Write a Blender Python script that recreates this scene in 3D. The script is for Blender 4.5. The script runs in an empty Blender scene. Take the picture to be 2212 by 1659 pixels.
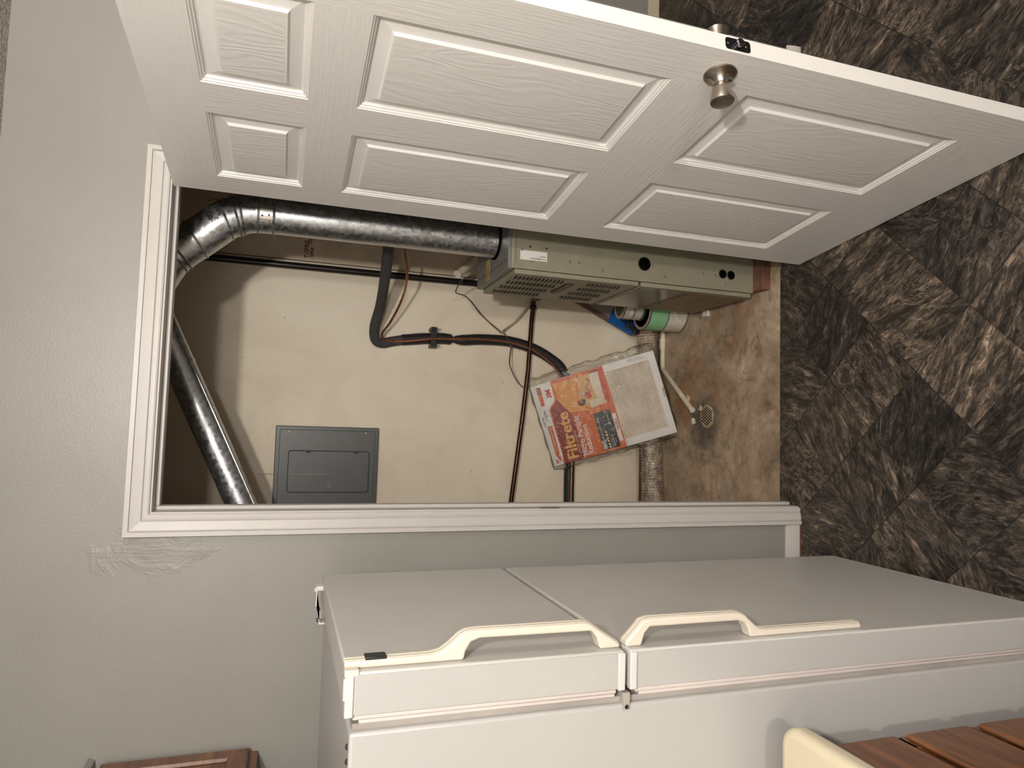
import bpy, bmesh, math, random
from mathutils import Matrix, Vector
random.seed(7)
C = bpy.context.scene.collection
PI = math.pi

# ------------------------------------------------------------------ camera
def cam_axes(yaw, pitch, roll):
    f = Vector((math.sin(yaw)*math.cos(pitch), math.cos(yaw)*math.cos(pitch), -math.sin(pitch)))
    r = Vector((math.cos(yaw), -math.sin(yaw), 0))
    u = r.cross(f)
    c, s = math.cos(roll), math.sin(roll)
    return r*c+u*s, -r*s+u*c, f
cr, cu, cf = cam_axes(0.0704089, 0.3179446, 0.0511775)
cam_d = bpy.data.cameras.new('camera'); cam = bpy.data.objects.new('camera', cam_d); C.objects.link(cam)
cam_d.sensor_fit = 'HORIZONTAL'; cam_d.sensor_width = 36; cam_d.lens = 36*1471.35/2212
cam_d.clip_start = .02
m = Matrix((( -cu.x, cr.x, -cf.x, .2396), (-cu.y, cr.y, -cf.y, -1.97996), (-cu.z, cr.z, -cf.z, 1.72767), (0, 0, 0, 1)))
cam.matrix_world = m                      # held sideways: the room's up is the picture's left
bpy.context.scene.camera = cam

# ------------------------------------------------------------------ light and exposure
sc = bpy.context.scene
sc.view_settings.view_transform = 'Standard'; sc.view_settings.look = 'None'
sc.view_settings.gamma = 1; sc.view_settings.use_curve_mapping = False
sc.view_settings.exposure = 0.0
w = bpy.data.worlds.new('world'); sc.world = w; w.use_nodes = True
w.node_tree.nodes['Background'].inputs[0].default_value = (.9, .8, .7, 1)
w.node_tree.nodes['Background'].inputs[1].default_value = .15
def lamp(name, loc, size, power, col):
    l = bpy.data.lights.new(name, 'POINT'); l.shadow_soft_size = size; l.energy = power; l.color = col
    o = bpy.data.objects.new(name, l); o.location = loc; C.objects.link(o); return o
lamp('kitchen_ceiling_light', (.47, -2.30, 2.30), .045, 116, (1, .955, .90))
lamp('dining_ceiling_light', (.80, -4.7, 2.16), .10, 155, (1, .955, .90))
lamp('counter_side_fill', (-.45, -3.0, 2.2), .28, 26, (1, .955, .90))  # added soft fill from the left, lifts the door and closet
lamp('room_side_fill', (2.3, -2.1, 2.2), .28, 70, (1, .94, .86))  # added soft fill from the right, brightens the refrigerator front

# ------------------------------------------------------------------ materials
MATS = {}
def newmat(name):
    mt = bpy.data.materials.new(name); mt.use_nodes = True
    nt = mt.node_tree; b = nt.nodes['Principled BSDF']; MATS[name] = mt
    return mt, nt, b
def N(nt, t, **kw):
    n = nt.nodes.new(t)
    for k, v in kw.items():
        if hasattr(n, k): setattr(n, k, v)
    return n
def noise(nt, scale, detail=4, rough=.55, dist=0, mapping=None, co='Object', vec=None):
    n = N(nt, 'ShaderNodeTexNoise'); n.inputs['Scale'].default_value = scale; n.inputs['Detail'].default_value = detail
    n.inputs['Roughness'].default_value = rough; n.inputs['Distortion'].default_value = dist
    src = vec
    if src is None:
        tc = N(nt, 'ShaderNodeTexCoord'); src = tc.outputs[co]
    if mapping:
        mp = N(nt, 'ShaderNodeMapping'); mp.inputs['Scale'].default_value = mapping
        nt.links.new(src, mp.inputs['Vector']); src = mp.outputs['Vector']
    nt.links.new(src, n.inputs['Vector'])
    return n
def ramp(nt, fac, stops):
    r = N(nt, 'ShaderNodeValToRGB'); e = r.color_ramp.elements
    while len(e) < len(stops): e.new(.5)
    for i, (p, c) in enumerate(stops):
        e[i].position = p; e[i].color = (*c, 1) if len(c) == 3 else c
    nt.links.new(fac, r.inputs['Fac']); return r
def bump(nt, b, h, strength=.3, dist=.001, prev=None):
    bp = N(nt, 'ShaderNodeBump'); bp.inputs['Strength'].default_value = strength; bp.inputs['Distance'].default_value = dist
    nt.links.new(h, bp.inputs['Height'])
    if prev: nt.links.new(prev.outputs['Normal'], bp.inputs['Normal'])
    nt.links.new(bp.outputs['Normal'], b.inputs['Normal']); return bp
def mix(nt, fac, a, bb, mode='MIX'):
    mx = N(nt, 'ShaderNodeMix'); mx.data_type = 'RGBA'; mx.blend_type = mode
    for s, v in ((0, fac), (6, a), (7, bb)):
        if isinstance(v, (int, float)): mx.inputs[s].default_value = v
        elif isinstance(v, tuple): mx.inputs[s].default_value = (*v, 1)
        else: nt.links.new(v, mx.inputs[s])
    return mx.outputs[2]
def math_(nt, op, a, b_=None, c=None):
    n = N(nt, 'ShaderNodeMath'); n.operation = op
    for i, v in enumerate((a, b_, c)):
        if v is None: continue
        if isinstance(v, (int, float)): n.inputs[i].default_value = v
        else: nt.links.new(v, n.inputs[i])
    return n.outputs[0]
def plain(name, col, rough=.5, metal=0, var=.12, vs=6, bs=0, bd=.0005, bscale=150, spec=None, coat=0):
    mt, nt, b = newmat(name)
    n = noise(nt, vs, 5)
    lo = tuple(c*(1-var) for c in col); hi = tuple(min(1, c*(1+var)) for c in col)
    r = ramp(nt, n.outputs['Fac'], [(.3, lo), (.7, hi)])
    nt.links.new(r.outputs['Color'], b.inputs['Base Color'])
    b.inputs['Roughness'].default_value = rough; b.inputs['Metallic'].default_value = metal
    if coat: b.inputs['Coat Weight'].default_value = coat
    if spec is not None: b.inputs['Specular IOR Level'].default_value = spec
    if bs:
        n2 = noise(nt, bscale, 3); bump(nt, b, n2.outputs['Fac'], bs, bd)
    return mt
def sep(nt, co='Object'):
    tc = N(nt, 'ShaderNodeTexCoord'); s = N(nt, 'ShaderNodeSeparateXYZ'); nt.links.new(tc.outputs[co], s.inputs[0]); return s

# painted drywall with orange peel, and the wrinkled tape patch by the casing corner
mt, nt, b = newmat('wall_paint')
n = noise(nt, 3, 4); r = ramp(nt, n.outputs['Fac'], [(.3, (.265, .252, .226)), (.7, (.288, .274, .248))])
nt.links.new(r.outputs['Color'], b.inputs['Base Color']); b.inputs['Roughness'].default_value = .42
pe = noise(nt, 160, 3); bp = bump(nt, b, pe.outputs['Fac'], .35, .0015)
s_ = sep(nt)
dx = math_(nt, 'ABSOLUTE', math_(nt, 'ADD', s_.outputs['X'], .10)); dz = math_(nt, 'ABSOLUTE', math_(nt, 'ADD', s_.outputs['Z'], -2.04))
mk = math_(nt, 'ADD', math_(nt, 'MULTIPLY', dx, 11), math_(nt, 'MULTIPLY', dz, 5.5))
nm = noise(nt, 7, 5, .65, .6); mk = math_(nt, 'ADD', mk, math_(nt, 'MULTIPLY', math_(nt, 'SUBTRACT', nm.outputs['Fac'], .5), 3.2))
mk = math_(nt, 'SMOOTH_MIN', math_(nt, 'MAXIMUM', math_(nt, 'SUBTRACT', .95, mk), 0), .7, .3)
wr = noise(nt, 26, 5, .6, .4, mapping=(4.5, 1, .55)); bump(nt, b, math_(nt, 'MULTIPLY', wr.outputs['Fac'], mk), .8, .009, bp)
# popcorn ceiling
mt, nt, b = newmat('popcorn'); b.inputs['Base Color'].default_value = (.70, .66, .60, 1); b.inputs['Roughness'].default_value = .95
v = N(nt, 'ShaderNodeTexVoronoi'); v.inputs['Scale'].default_value = 110
tc = N(nt, 'ShaderNodeTexCoord'); nt.links.new(tc.outputs['Object'], v.inputs['Vector'])
nn = noise(nt, 60, 5); bump(nt, b, math_(nt, 'MULTIPLY', v.outputs['Distance'], nn.outputs['Fac']), 1, .03)
# closet cream wall with smears
mt, nt, b = newmat('closet_plaster')
n = noise(nt, 2.2, 7, .6, .6); r = ramp(nt, n.outputs['Fac'], [(.28, (.68, .57, .43)), (.5, (.82, .71, .55)), (.72, (.88, .79, .64))])
sp = noise(nt, 55, 3, .5); r2 = ramp(nt, sp.outputs['Fac'], [(.22, (.5, .42, .32)), (.3, (1, 1, 1))])
nt.links.new(mix(nt, .6, r.outputs['Color'], r2.outputs['Color'], 'MULTIPLY'), b.inputs['Base Color']); b.inputs['Roughness'].default_value = .6
bump(nt, b, noise(nt, 7, 5).outputs['Fac'], .3, .006)
plain('drywall_paper', (.60, .485, .35), .85, var=.12, vs=14, bs=.3, bscale=90)
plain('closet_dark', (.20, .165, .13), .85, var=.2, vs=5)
plain('white_trim', (.51, .48, .45), .42, var=.03, vs=8, bs=.12, bd=.002, bscale=22)
# concrete with rust and dirt around the drain
mt, nt, b = newmat('concrete')
n1 = noise(nt, 2.3, 10, .70, .7); r1 = ramp(nt, n1.outputs['Fac'], [(.30, (.16, .118, .082)), (.44, (.34, .255, .172)), (.56, (.48, .375, .265)), (.70, (.74, .63, .49))])
n2 = noise(nt, 3.4, 8, .7, .9, mapping=(1, 1.3, 1)); r2 = ramp(nt, n2.outputs['Fac'], [(.50, (0, 0, 0)), (.62, (1, 1, 1))])
c1 = mix(nt, math_(nt, 'MULTIPLY', r2.outputs['Color'], .7), r1.outputs['Color'], (.30, .14, .055))
n3 = noise(nt, 42, 6, .7); r3 = ramp(nt, n3.outputs['Fac'], [(.30, (.45, .42, .38)), (.42, (.95, .95, .95)), (.60, (1.05, 1.05, 1.05)), (.70, (1.6, 1.55, 1.45))])
nw = noise(nt, 9, 8, .75, 1.2); rw = ramp(nt, nw.outputs['Fac'], [(.34, (.42, .38, .34)), (.47, (.95, .95, .95)), (.60, (1.05, 1.05, 1.05)), (.68, (1.7, 1.65, 1.55))])
c1 = mix(nt, .8, c1, rw.outputs['Color'], 'MULTIPLY')
c2 = mix(nt, .7, c1, r3.outputs['Color'], 'MULTIPLY')
s_ = sep(nt)
dx = math_(nt, 'MULTIPLY', math_(nt, 'ADD', s_.outputs['X'], -.29), 1.0); dy = math_(nt, 'MULTIPLY', math_(nt, 'ADD', s_.outputs['Y'], -.575), 1.25)
dd = math_(nt, 'SQRT', math_(nt, 'ADD', math_(nt, 'MULTIPLY', dx, dx), math_(nt, 'MULTIPLY', dy, dy)))
n4 = noise(nt, 13, 7, .7, .5); dd = math_(nt, 'ADD', dd, math_(nt, 'MULTIPLY', math_(nt, 'SUBTRACT', n4.outputs['Fac'], .5), .30))
r4 = ramp(nt, dd, [(.06, (1, 1, 1)), (.17, (0, 0, 0))])
nt.links.new(mix(nt, math_(nt, 'MULTIPLY', r4.outputs['Color'], .85), c2, (.045, .038, .032)), b.inputs['Base Color'])
b.inputs['Roughness'].default_value = .55; bump(nt, b, n3.outputs['Fac'], .5, .003)
# vinyl slate tile, different for every tile
mt, nt, b = newmat('slate_tile')
tc = N(nt, 'ShaderNodeTexCoord'); oi = N(nt, 'ShaderNodeObjectInfo')
vr = N(nt, 'ShaderNodeVectorRotate'); vr.rotation_type = 'Z_AXIS'
nt.links.new(tc.outputs['Object'], vr.inputs['Vector']); nt.links.new(math_(nt, 'MULTIPLY', oi.outputs['Random'], 25), vr.inputs['Angle'])
cb = N(nt, 'ShaderNodeCombineXYZ'); nt.links.new(math_(nt, 'MULTIPLY', oi.outputs['Random'], 91), cb.inputs[0]); nt.links.new(math_(nt, 'MULTIPLY', oi.outputs['Random'], 47), cb.inputs[2])
va = N(nt, 'ShaderNodeVectorMath'); va.operation = 'ADD'; nt.links.new(vr.outputs[0], va.inputs[0]); nt.links.new(cb.outputs[0], va.inputs[1])
na = noise(nt, 6.5, 8, .68, 1.1, mapping=(1, 3.4, 1), vec=va.outputs[0])
ra = ramp(nt, na.outputs['Fac'], [(.30, (.008, .0075, .0072)), (.44, (.022, .0195, .0178)), (.56, (.047, .040, .035)), (.70, (.135, .114, .095))])
nb = noise(nt, 24, 9, .74, 1.2, mapping=(1, 2.6, 1), vec=va.outputs[0])
rb = ramp(nt, nb.outputs['Fac'], [(.38, (.30, .29, .31)), (.5, (1, 1, 1)), (.60, (2.7, 2.55, 2.35))])
c_ = mix(nt, .9, ra.outputs['Color'], rb.outputs['Color'], 'MULTIPLY')
nc = noise(nt, 5.5, 9, .7, 2.4, vec=va.outputs[0])
ve = math_(nt, 'ABSOLUTE', math_(nt, 'SUBTRACT', nc.outputs['Fac'], .5)); rv = ramp(nt, ve, [(.0, (1, 1, 1)), (.012, (0, 0, 0))])
nd = noise(nt, 3, 3, vec=va.outputs[0]); rd = ramp(nt, nd.outputs['Fac'], [(.52, (0, 0, 0)), (.62, (1, 1, 1))])
c_ = mix(nt, math_(nt, 'MULTIPLY', math_(nt, 'MULTIPLY', rv.outputs['Color'], rd.outputs['Color']), .7), c_, (.30, .25, .20))
tone = ramp(nt, math_(nt, 'FRACT', math_(nt, 'MULTIPLY', oi.outputs['Random'], 7.3)), [(0, (.60, .60, .61)), (1, (1.75, 1.62, 1.45))])
nt.links.new(mix(nt, 1, c_, tone.outputs['Color'], 'MULTIPLY'), b.inputs['Base Color'])
b.inputs['Roughness'].default_value = .38; b.inputs['Specular IOR Level'].default_value = .35
bump(nt, b, nb.outputs['Fac'], .25, .0015)
plain('floor_joint', (.012, .010, .008), .7)
# embossed wood grain paint for the moulded door
def door_mat(name, mapping, ring=False):
    mt, nt, b = newmat(name); b.inputs['Base Color'].default_value = (.71, .685, .655, 1); b.inputs['Roughness'].default_value = .40
    if ring:
        n0 = noise(nt, 2.2, 3, .5, .3, mapping=(3.2, 1, .8))
        a = math_(nt, 'SINE', math_(nt, 'MULTIPLY', n0.outputs['Fac'], 130))
        h = math_(nt, 'ADD', math_(nt, 'MULTIPLY', a, .5), noise(nt, 50, 4, mapping=(3, 1, .25)).outputs['Fac'])
        bump(nt, b, h, .26, .0011)
    else:
        n0 = noise(nt, 55, 4, .6, .15, mapping=mapping); r = ramp(nt, n0.outputs['Fac'], [(.38, (0, 0, 0)), (.62, (1, 1, 1))])
        bump(nt, b, r.outputs['Color'], .34, .0008)
door_mat('door_stile', (3.0, 1, .14)); door_mat('door_rail', (.14, 1, 3.0)); door_mat('door_panel', None, True)
plain('door_moulding', (.745, .72, .69), .34, var=.02)
def brushed(name, col, rough, stretch, scale=80, bs=.15, metal=1):
    mt, nt, b = newmat(name); n = noise(nt, scale, 3, .5, mapping=stretch)
    r = ramp(nt, n.outputs['Fac'], [(.3, tuple(c*.8 for c in col)), (.7, col)]); nt.links.new(r.outputs['Color'], b.inputs['Base Color'])
    b.inputs['Metallic'].default_value = metal; b.inputs['Roughness'].default_value = rough; bump(nt, b, n.outputs['Fac'], bs, .0003)
brushed('brushed_nickel', (.50, .45, .39), .30, (1, 1, 1)); brushed('dark_chrome', (.25, .24, .25), .18, (1, 1, 1)); plain('latch_black', (.02, .018, .02), .3, metal=.6)
# galvanised sheet with spangle
mt, nt, b = newmat('galvanised')
v = N(nt, 'ShaderNodeTexVoronoi'); v.inputs['Scale'].default_value = 90; tc = N(nt, 'ShaderNodeTexCoord'); nt.links.new(tc.outputs['Object'], v.inputs['Vector'])
bw = N(nt, 'ShaderNodeRGBToBW'); nt.links.new(v.outputs['Color'], bw.inputs[0])
r = ramp(nt, bw.outputs[0], [(.2, (.42, .43, .44)), (.8, (.62, .63, .64))]); nt.links.new(r.outputs['Color'], b.inputs['Base Color'])
b.inputs['Metallic'].default_value = .95; rr = ramp(nt, bw.outputs[0], [(.2, (.30,)*3), (.8, (.44,)*3)]); nt.links.new(rr.outputs['Color'], b.inputs['Roughness'])
plain('black_iron', (.022, .018, .016), .32, metal=.3, var=.2, vs=20, bs=.15, bscale=90)
plain('foam_rubber', (.05, .048, .05), .75, var=.25, vs=14, bs=.3, bscale=60)
plain('foam_black', (.014, .012, .012), .6, var=.2, vs=14, bs=.2, bscale=60)
plain('copper', (.40, .17, .095), .35, metal=.85, var=.25, vs=25)
plain('dull_copper', (.05, .022, .014), .28, metal=.75, var=.35, vs=25)
plain('furnace_paint', (.29, .27, .195), .42, metal=.15, var=.06, vs=12, bs=.15, bscale=300, bd=.0003)
plain('furnace_grey', (.25, .245, .225), .45, metal=.4, var=.1, vs=12)
plain('furnace_gloss', (.20, .19, .155), .20, metal=.5, var=.15, vs=4)
plain('black_hole', (.003, .003, .003), .9, var=0, spec=0)
plain('slot_dark', (.035, .030, .024), .8, var=0)
plain('zinc_screw', (.60, .58, .52), .3, metal=.9)
plain('stained_paper', (.20, .135, .085), .42, var=.25, vs=10)
plain('paper_line', (.075, .04, .025), .6, var=0); plain('paper_rule', (.30, .215, .14), .6, var=0)
plain('wood_block', (.15, .066, .04), .5, var=.35, vs=18); 
plain('panel_grey', (.085, .087, .083), .40, metal=.1, var=.06, vs=20, bs=.3, bscale=260, bd=.0003)
plain('panel_dark', (.035, .035, .033), .7, var=0); plain('latch_grey', (.15, .135, .13), .5)
plain('yellow_label', (.55, .42, .12), .6); plain('sticker_white', (.72, .68, .64), .5, var=.02)
plain('ink_black', (.03, .025, .025), .6, var=0); plain('ink_red', (.17, .03, .025), .7, var=0)
plain('pvc', (.66, .58, .44), .38, var=.15, vs=14); plain('foil', (.56, .48, .39), .36, metal=.7, var=.45, vs=26, bs=1, bscale=75, bd=.012)
plain('cable_beige', (.42, .33, .2), .6); plain('cable_brown', (.07, .045, .03), .6)
plain('tile_concrete_debris', (.55, .45, .33), .8); plain('drain_iron', (.42, .33, .22), .6, metal=.2, var=.3, vs=40)
plain('can_green', (.24, .50, .26), .45, var=.1, vs=60); plain('can_white', (.58, .53, .45), .45, var=.2, vs=50)
plain('can_lid', (.36, .30, .25), .5, metal=.1, var=.4, vs=30); plain('can_rim', (.30, .27, .22), .35, metal=.8); plain('can_blue', (.03, .14, .42), .5)
plain('tape_blue', (.012, .13, .45), .5, var=.12, vs=10); plain('board_brown', (.19, .11, .08), .5, var=.3, vs=20); plain('board_grey', (.33, .30, .275), .5, var=.15)
plain('case_black', (.010, .010, .010), .4, var=0); plain('deep_blue', (.01, .015, .16), .4); plain('dark_green', (.01, .07, .045), .5)
plain('fridge_white', (.40, .39, .378), .30, var=.015, vs=5, bs=.25, bd=.0006, bscale=240)
plain('fridge_front', (.48, .465, .44), .34, var=.02, vs=5, bs=.35, bd=.0008, bscale=260)
plain('fridge_cap', (.56, .54, .53), .3, var=.02); plain('gasket', (.56, .50, .475), .5, var=.04); plain('handle_cream', (.62, .56, .475), .36, var=.03)
plain('counter_cream', (.58, .51, .37), .38, var=.03)
mt, nt, b = newmat('cabinet_wood')
n = noise(nt, 6, 6, .6, .8, mapping=(1, 1, 9)); r = ramp(nt, n.outputs['Fac'], [(.3, (.075, .028, .011)), (.55, (.155, .060, .022)), (.75, (.25, .105, .038))])
nt.links.new(r.outputs['Color'], b.inputs['Base Color']); b.inputs['Roughness'].default_value = .33
mt, nt, b = newmat('cabinet_wood_h')
n = noise(nt, 6, 6, .6, .8, mapping=(1, 1, 9)); r = ramp(nt, n.outputs['Fac'], [(.3, (.075, .028, .011)), (.55, (.155, .060, .022)), (.75, (.25, .105, .038))])
nt.links.new(r.outputs['Color'], b.inputs['Base Color']); b.inputs['Roughness'].default_value = .33
# filter print
for nm, c in dict(card_white=(.74, .72, .70), print_orange=(.60, .13, .025), print_amber=(.70, .30, .06), print_red=(.50, .055, .015), print_maroon=(.26, .035, .02),
                  logo_gold=(.80, .42, .10), logo_red=(.55, .02, .02), print_black=(.02, .018, .018), print_grey=(.30, .30, .29), dot_gold=(.80, .55, .22), dot_grey=(.11, .11, .11),
                  cloth_cream=(.68, .58, .44), skin=(.42, .17, .08), hair=(.05, .015, .01), blue_white=(.55, .6, .72), print_tan=(.62, .36, .14), print_peach=(.66, .42, .3)).items():
    plain(nm, c, .4, var=.06, vs=12)
mt, nt, b = newmat('filter_media')
n = noise(nt, 12, 6); r = ramp(nt, n.outputs['Fac'], [(.3, (.60, .52, .42)), (.7, (.82, .74, .64))]); nt.links.new(r.outputs['Color'], b.inputs['Base Color'])
b.inputs['Roughness'].default_value = .85
plain('mesh_wire', (.36, .29, .20), .5)
mt, nt, b = newmat('clear_film')
for n_ in list(nt.nodes):
    if n_.type != 'OUTPUT_MATERIAL': nt.nodes.remove(n_)
out = [n_ for n_ in nt.nodes if n_.type == 'OUTPUT_MATERIAL'][0]
tr = N(nt, 'ShaderNodeBsdfTransparent'); tr.inputs[0].default_value = (.93, .92, .90, 1); gl = N(nt, 'ShaderNodeBsdfGlossy'); gl.inputs['Roughness'].default_value = .16
lw = N(nt, 'ShaderNodeLayerWeight'); lw.inputs[0].default_value = .22; mx = N(nt, 'ShaderNodeMixShader')
nf = noise(nt, 34, 4, .6, 1.2); bp = N(nt, 'ShaderNodeBump'); bp.inputs['Strength'].default_value = .8; bp.inputs['Distance'].default_value = .010; nt.links.new(nf.outputs['Fac'], bp.inputs['Height'])
nt.links.new(bp.outputs['Normal'], gl.inputs['Normal']); nt.links.new(bp.outputs['Normal'], lw.inputs['Normal'])
nt.links.new(math_(nt, 'ADD', math_(nt, 'MULTIPLY', lw.outputs['Fresnel'], .5), .035), mx.inputs[0]); nt.links.new(tr.outputs[0], mx.inputs[1]); nt.links.new(gl.outputs[0], mx.inputs[2]); nt.links.new(mx.outputs[0], out.inputs[0])

# ------------------------------------------------------------------ builders
class G:
    """collects shapes (world metres) and links them as ONE mesh object"""
    def __init__(s): s.v = []; s.f = []; s.m = []; s.mi = 0; s.smooth = []
    def add(s, vs, fs, smooth=False):
        o = len(s.v); s.v += [tuple(p) for p in vs]
        for f in fs: s.f.append([i+o for i in f]); s.m.append(s.mi); s.smooth.append(smooth)
        return s
    def box(s, x0, x1, y0, y1, z0, z1):
        vs = [(x, y, z) for x in (x0, x1) for y in (y0, y1) for z in (z0, z1)]
        return s.add(vs, [(0, 1, 3, 2), (4, 6, 7, 5), (0, 4, 5, 1), (2, 3, 7, 6), (0, 2, 6, 4), (1, 5, 7, 3)])
    def obox(s, c, ax, ay, az, hx, hy, hz):
        c, ax, ay, az = map(Vector, (c, ax, ay, az))
        vs = [c+ax*(i*hx)+ay*(j*hy)+az*(k*hz) for i in (-1, 1) for j in (-1, 1) for k in (-1, 1)]
        return s.add(vs, [(0, 1, 3, 2), (4, 6, 7, 5), (0, 4, 5, 1), (2, 3, 7, 6), (0, 2, 6, 4), (1, 5, 7, 3)])
    def prism(s, poly, axis, a, b):
        """poly in the two other axes (cyclic order), extruded along axis from a to b"""
        def P(p, t):
            return {'x': (t, p[0], p[1]), 'y': (p[0], t, p[1]), 'z': (p[0], p[1], t)}[axis]
        n = len(poly); vs = [P(p, a) for p in poly]+[P(p, b) for p in poly]
        fs = [tuple(range(n))[::-1], tuple(range(n, 2*n))]+[(i, (i+1) % n, n+(i+1) % n, n+i) for i in range(n)]
        return s.add(vs, fs)
    def tube(s, path, r, seg=16, closed=True, smooth=True):
        P = [Vector(p) for p in path]; n = len(P); rs = r if isinstance(r, (list, tuple)) else [r]*n
        t0 = (P[1]-P[0]).normalized(); up = Vector((0, 0, 1)) if abs(t0.z) < .9 else Vector((1, 0, 0))
        x = t0.cross(up).normalized(); vs = []
        for i in range(n):
            t = (P[min(i+1, n-1)]-P[max(i-1, 0)]).normalized()
            x = (x-t*x.dot(t)).normalized(); y = t.cross(x)
            for k in range(seg):
                a = 2*PI*k/seg; vs.append(P[i]+(x*math.cos(a)+y*math.sin(a))*rs[i])
        fs = [(i*seg+k, i*seg+(k+1) % seg, (i+1)*seg+(k+1) % seg, (i+1)*seg+k) for i in range(n-1) for k in range(seg)]
        s.add(vs, fs, smooth)
        if closed: s.add(vs[:seg], [tuple(range(seg))[::-1]]); s.add(vs[-seg:], [tuple(range(seg))])
        return s
    def lathe(s, c, d, prof, seg=32, smooth=True):
        """prof: (distance along d, radius)"""
        c = Vector(c); d = Vector(d).normalized(); up = Vector((0, 0, 1)) if abs(d.z) < .9 else Vector((1, 0, 0))
        x = d.cross(up).normalized(); y = d.cross(x); vs = []
        for h, r in prof:
            for k in range(seg):
                a = 2*PI*k/seg; vs.append(c+d*h+(x*math.cos(a)+y*math.sin(a))*r)
        n = len(prof)
        fs = [(i*seg+k, i*seg+(k+1) % seg, (i+1)*seg+(k+1) % seg, (i+1)*seg+k) for i in range(n-1) for k in range(seg)]
        s.add(vs, fs, smooth)
        s.add(vs[:seg], [tuple(range(seg))[::-1]]); s.add(vs[-seg:], [tuple(range(seg))]); return s
    def build(s, name, mat, parent=None, bevel=0, bseg=2, local=False, sharp=35):
        me = bpy.data.meshes.new(name)
        inv = Matrix() if (parent is None or local) else WM[parent.name].inverted()
        me.from_pydata([inv @ Vector(p) for p in s.v], [], s.f)
        for mm in (mat if isinstance(mat, (list, tuple)) else [mat]): me.materials.append(MATS[mm])
        for p, mi, sm in zip(me.polygons, s.m, s.smooth): p.material_index = mi; p.use_smooth = sm
        bm = bmesh.new(); bm.from_mesh(me); bmesh.ops.remove_doubles(bm, verts=bm.verts, dist=1e-6); bmesh.ops.recalc_face_normals(bm, faces=bm.faces)
        bm.to_mesh(me); bm.free()
        try: me.set_sharp_from_angle(angle=math.radians(sharp))
        except Exception: pass
        o = bpy.data.objects.new(name, me); C.objects.link(o)
        if parent is not None: o.parent = parent; WM[o.name] = WM[parent.name].copy()
        else: WM[o.name] = Matrix()
        if bevel:
            bv = o.modifiers.new('bevel', 'BEVEL'); bv.width = bevel; bv.segments = bseg; bv.limit_method = 'ANGLE'; bv.angle_limit = math.radians(40); bv.harden_normals = False
        return o
WM = {}
def tag(o, label=None, cat=None, group=None, kind=None):
    if label: o['label'] = label
    if cat: o['category'] = cat
    if group: o['group'] = group
    if kind: o['kind'] = kind
    return o
def thing(name, label, cat, loc=(0, 0, 0), mat4=None, group=None, kind=None):
    o = bpy.data.objects.new(name, None); C.objects.link(o); o.empty_display_size = .05
    M = mat4 if mat4 is not None else Matrix.Translation(loc)
    o.matrix_world = M; WM[o.name] = M.copy()
    return tag(o, label, cat, group, kind)
def text(name, s, size, mat, parent, M, bold=0, extr=.0002, align='LEFT', kind=None, sx=1):
    """lettering as a thin mesh; M is in the parent's space, text lies in its XY plane"""
    cu_ = bpy.data.curves.new(name, 'FONT'); cu_.body = s; cu_.size = size; cu_.extrude = extr; cu_.offset = bold; cu_.align_x = align; cu_.resolution_u = 3
    t = bpy.data.objects.new('tmp', cu_); C.objects.link(t)
    bpy.context.view_layer.update()
    me = bpy.data.meshes.new_from_object(t.evaluated_get(bpy.context.evaluated_depsgraph_get()))
    bpy.data.objects.remove(t); bpy.data.curves.remove(cu_)
    me.transform(M @ Matrix.Diagonal((sx, 1, 1, 1))); me.materials.clear(); me.materials.append(MATS[mat])
    o = bpy.data.objects.new(name, me); C.objects.link(o); o.parent = parent; WM[o.name] = WM[parent.name].copy() if parent else Matrix()
    return o
def smooth_path(pts, n=8):
    P = [Vector(p) for p in pts]; out = []
    for i in range(len(P)-1):
        p0 = P[max(i-1, 0)]; p1 = P[i]; p2 = P[i+1]; p3 = P[min(i+2, len(P)-1)]
        for k in range(n):
            t = k/n; out.append(.5*((2*p1)+(p2-p0)*t+(2*p0-5*p1+4*p2-p3)*t*t+(3*p1-p0-3*p2+p3)*t**3))
    out.append(P[-1]); return out
S = 'structure'
# ================================================================== SETTING
W, H, CE = .90, 2.045, 2.4376          # doorway width and height, ceiling
XL, XR, XC, YF, YN = -.96, 3.3, 1.66, 1.02, -5.6
YB = 1.08                              # closet back wall
g = G(); g.box(XL-.1, -.019, 0, .10, 0, CE); g.box(W+.019, XC, 0, .10, 0, CE); g.box(-.019, W+.019, 0, .10, H+.019, CE); g.box(XC-.1, XC, .10, YF, 0, CE)
tag(g.build('wall_doorway', 'wall_paint'), 'grey painted wall that holds the closet doorway', 'wall', kind=S)
tag(G().box(XC-.1, XR+.1, YF, YF+.1, 0, CE).build('wall_hall', 'wall_paint'), 'shadowed wall glimpsed beyond the open door edge', 'wall', kind=S)
tag(G().box(XL-.1, XL, YN, 0, 0, CE).build('wall_left', 'wall_paint'), 'side wall behind the refrigerator and wooden cabinets', 'wall', kind=S)
tag(G().box(XR, XR+.1, YN, YF, 0, CE).build('wall_right', 'wall_paint'), 'far side wall of the room past the open door', 'wall', kind=S)
tag(G().box(XL-.1, XR+.1, YN-.1, YN, 0, CE).build('wall_rear', 'wall_paint'), 'wall behind the viewer', 'wall', kind=S)
tag(G().box(XL-.1, XR+.1, YN-.1, YF+.1, CE, CE+.08).build('ceiling', 'popcorn'), 'rough popcorn textured ceiling above the grey wall', 'ceiling', kind=S)
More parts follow.
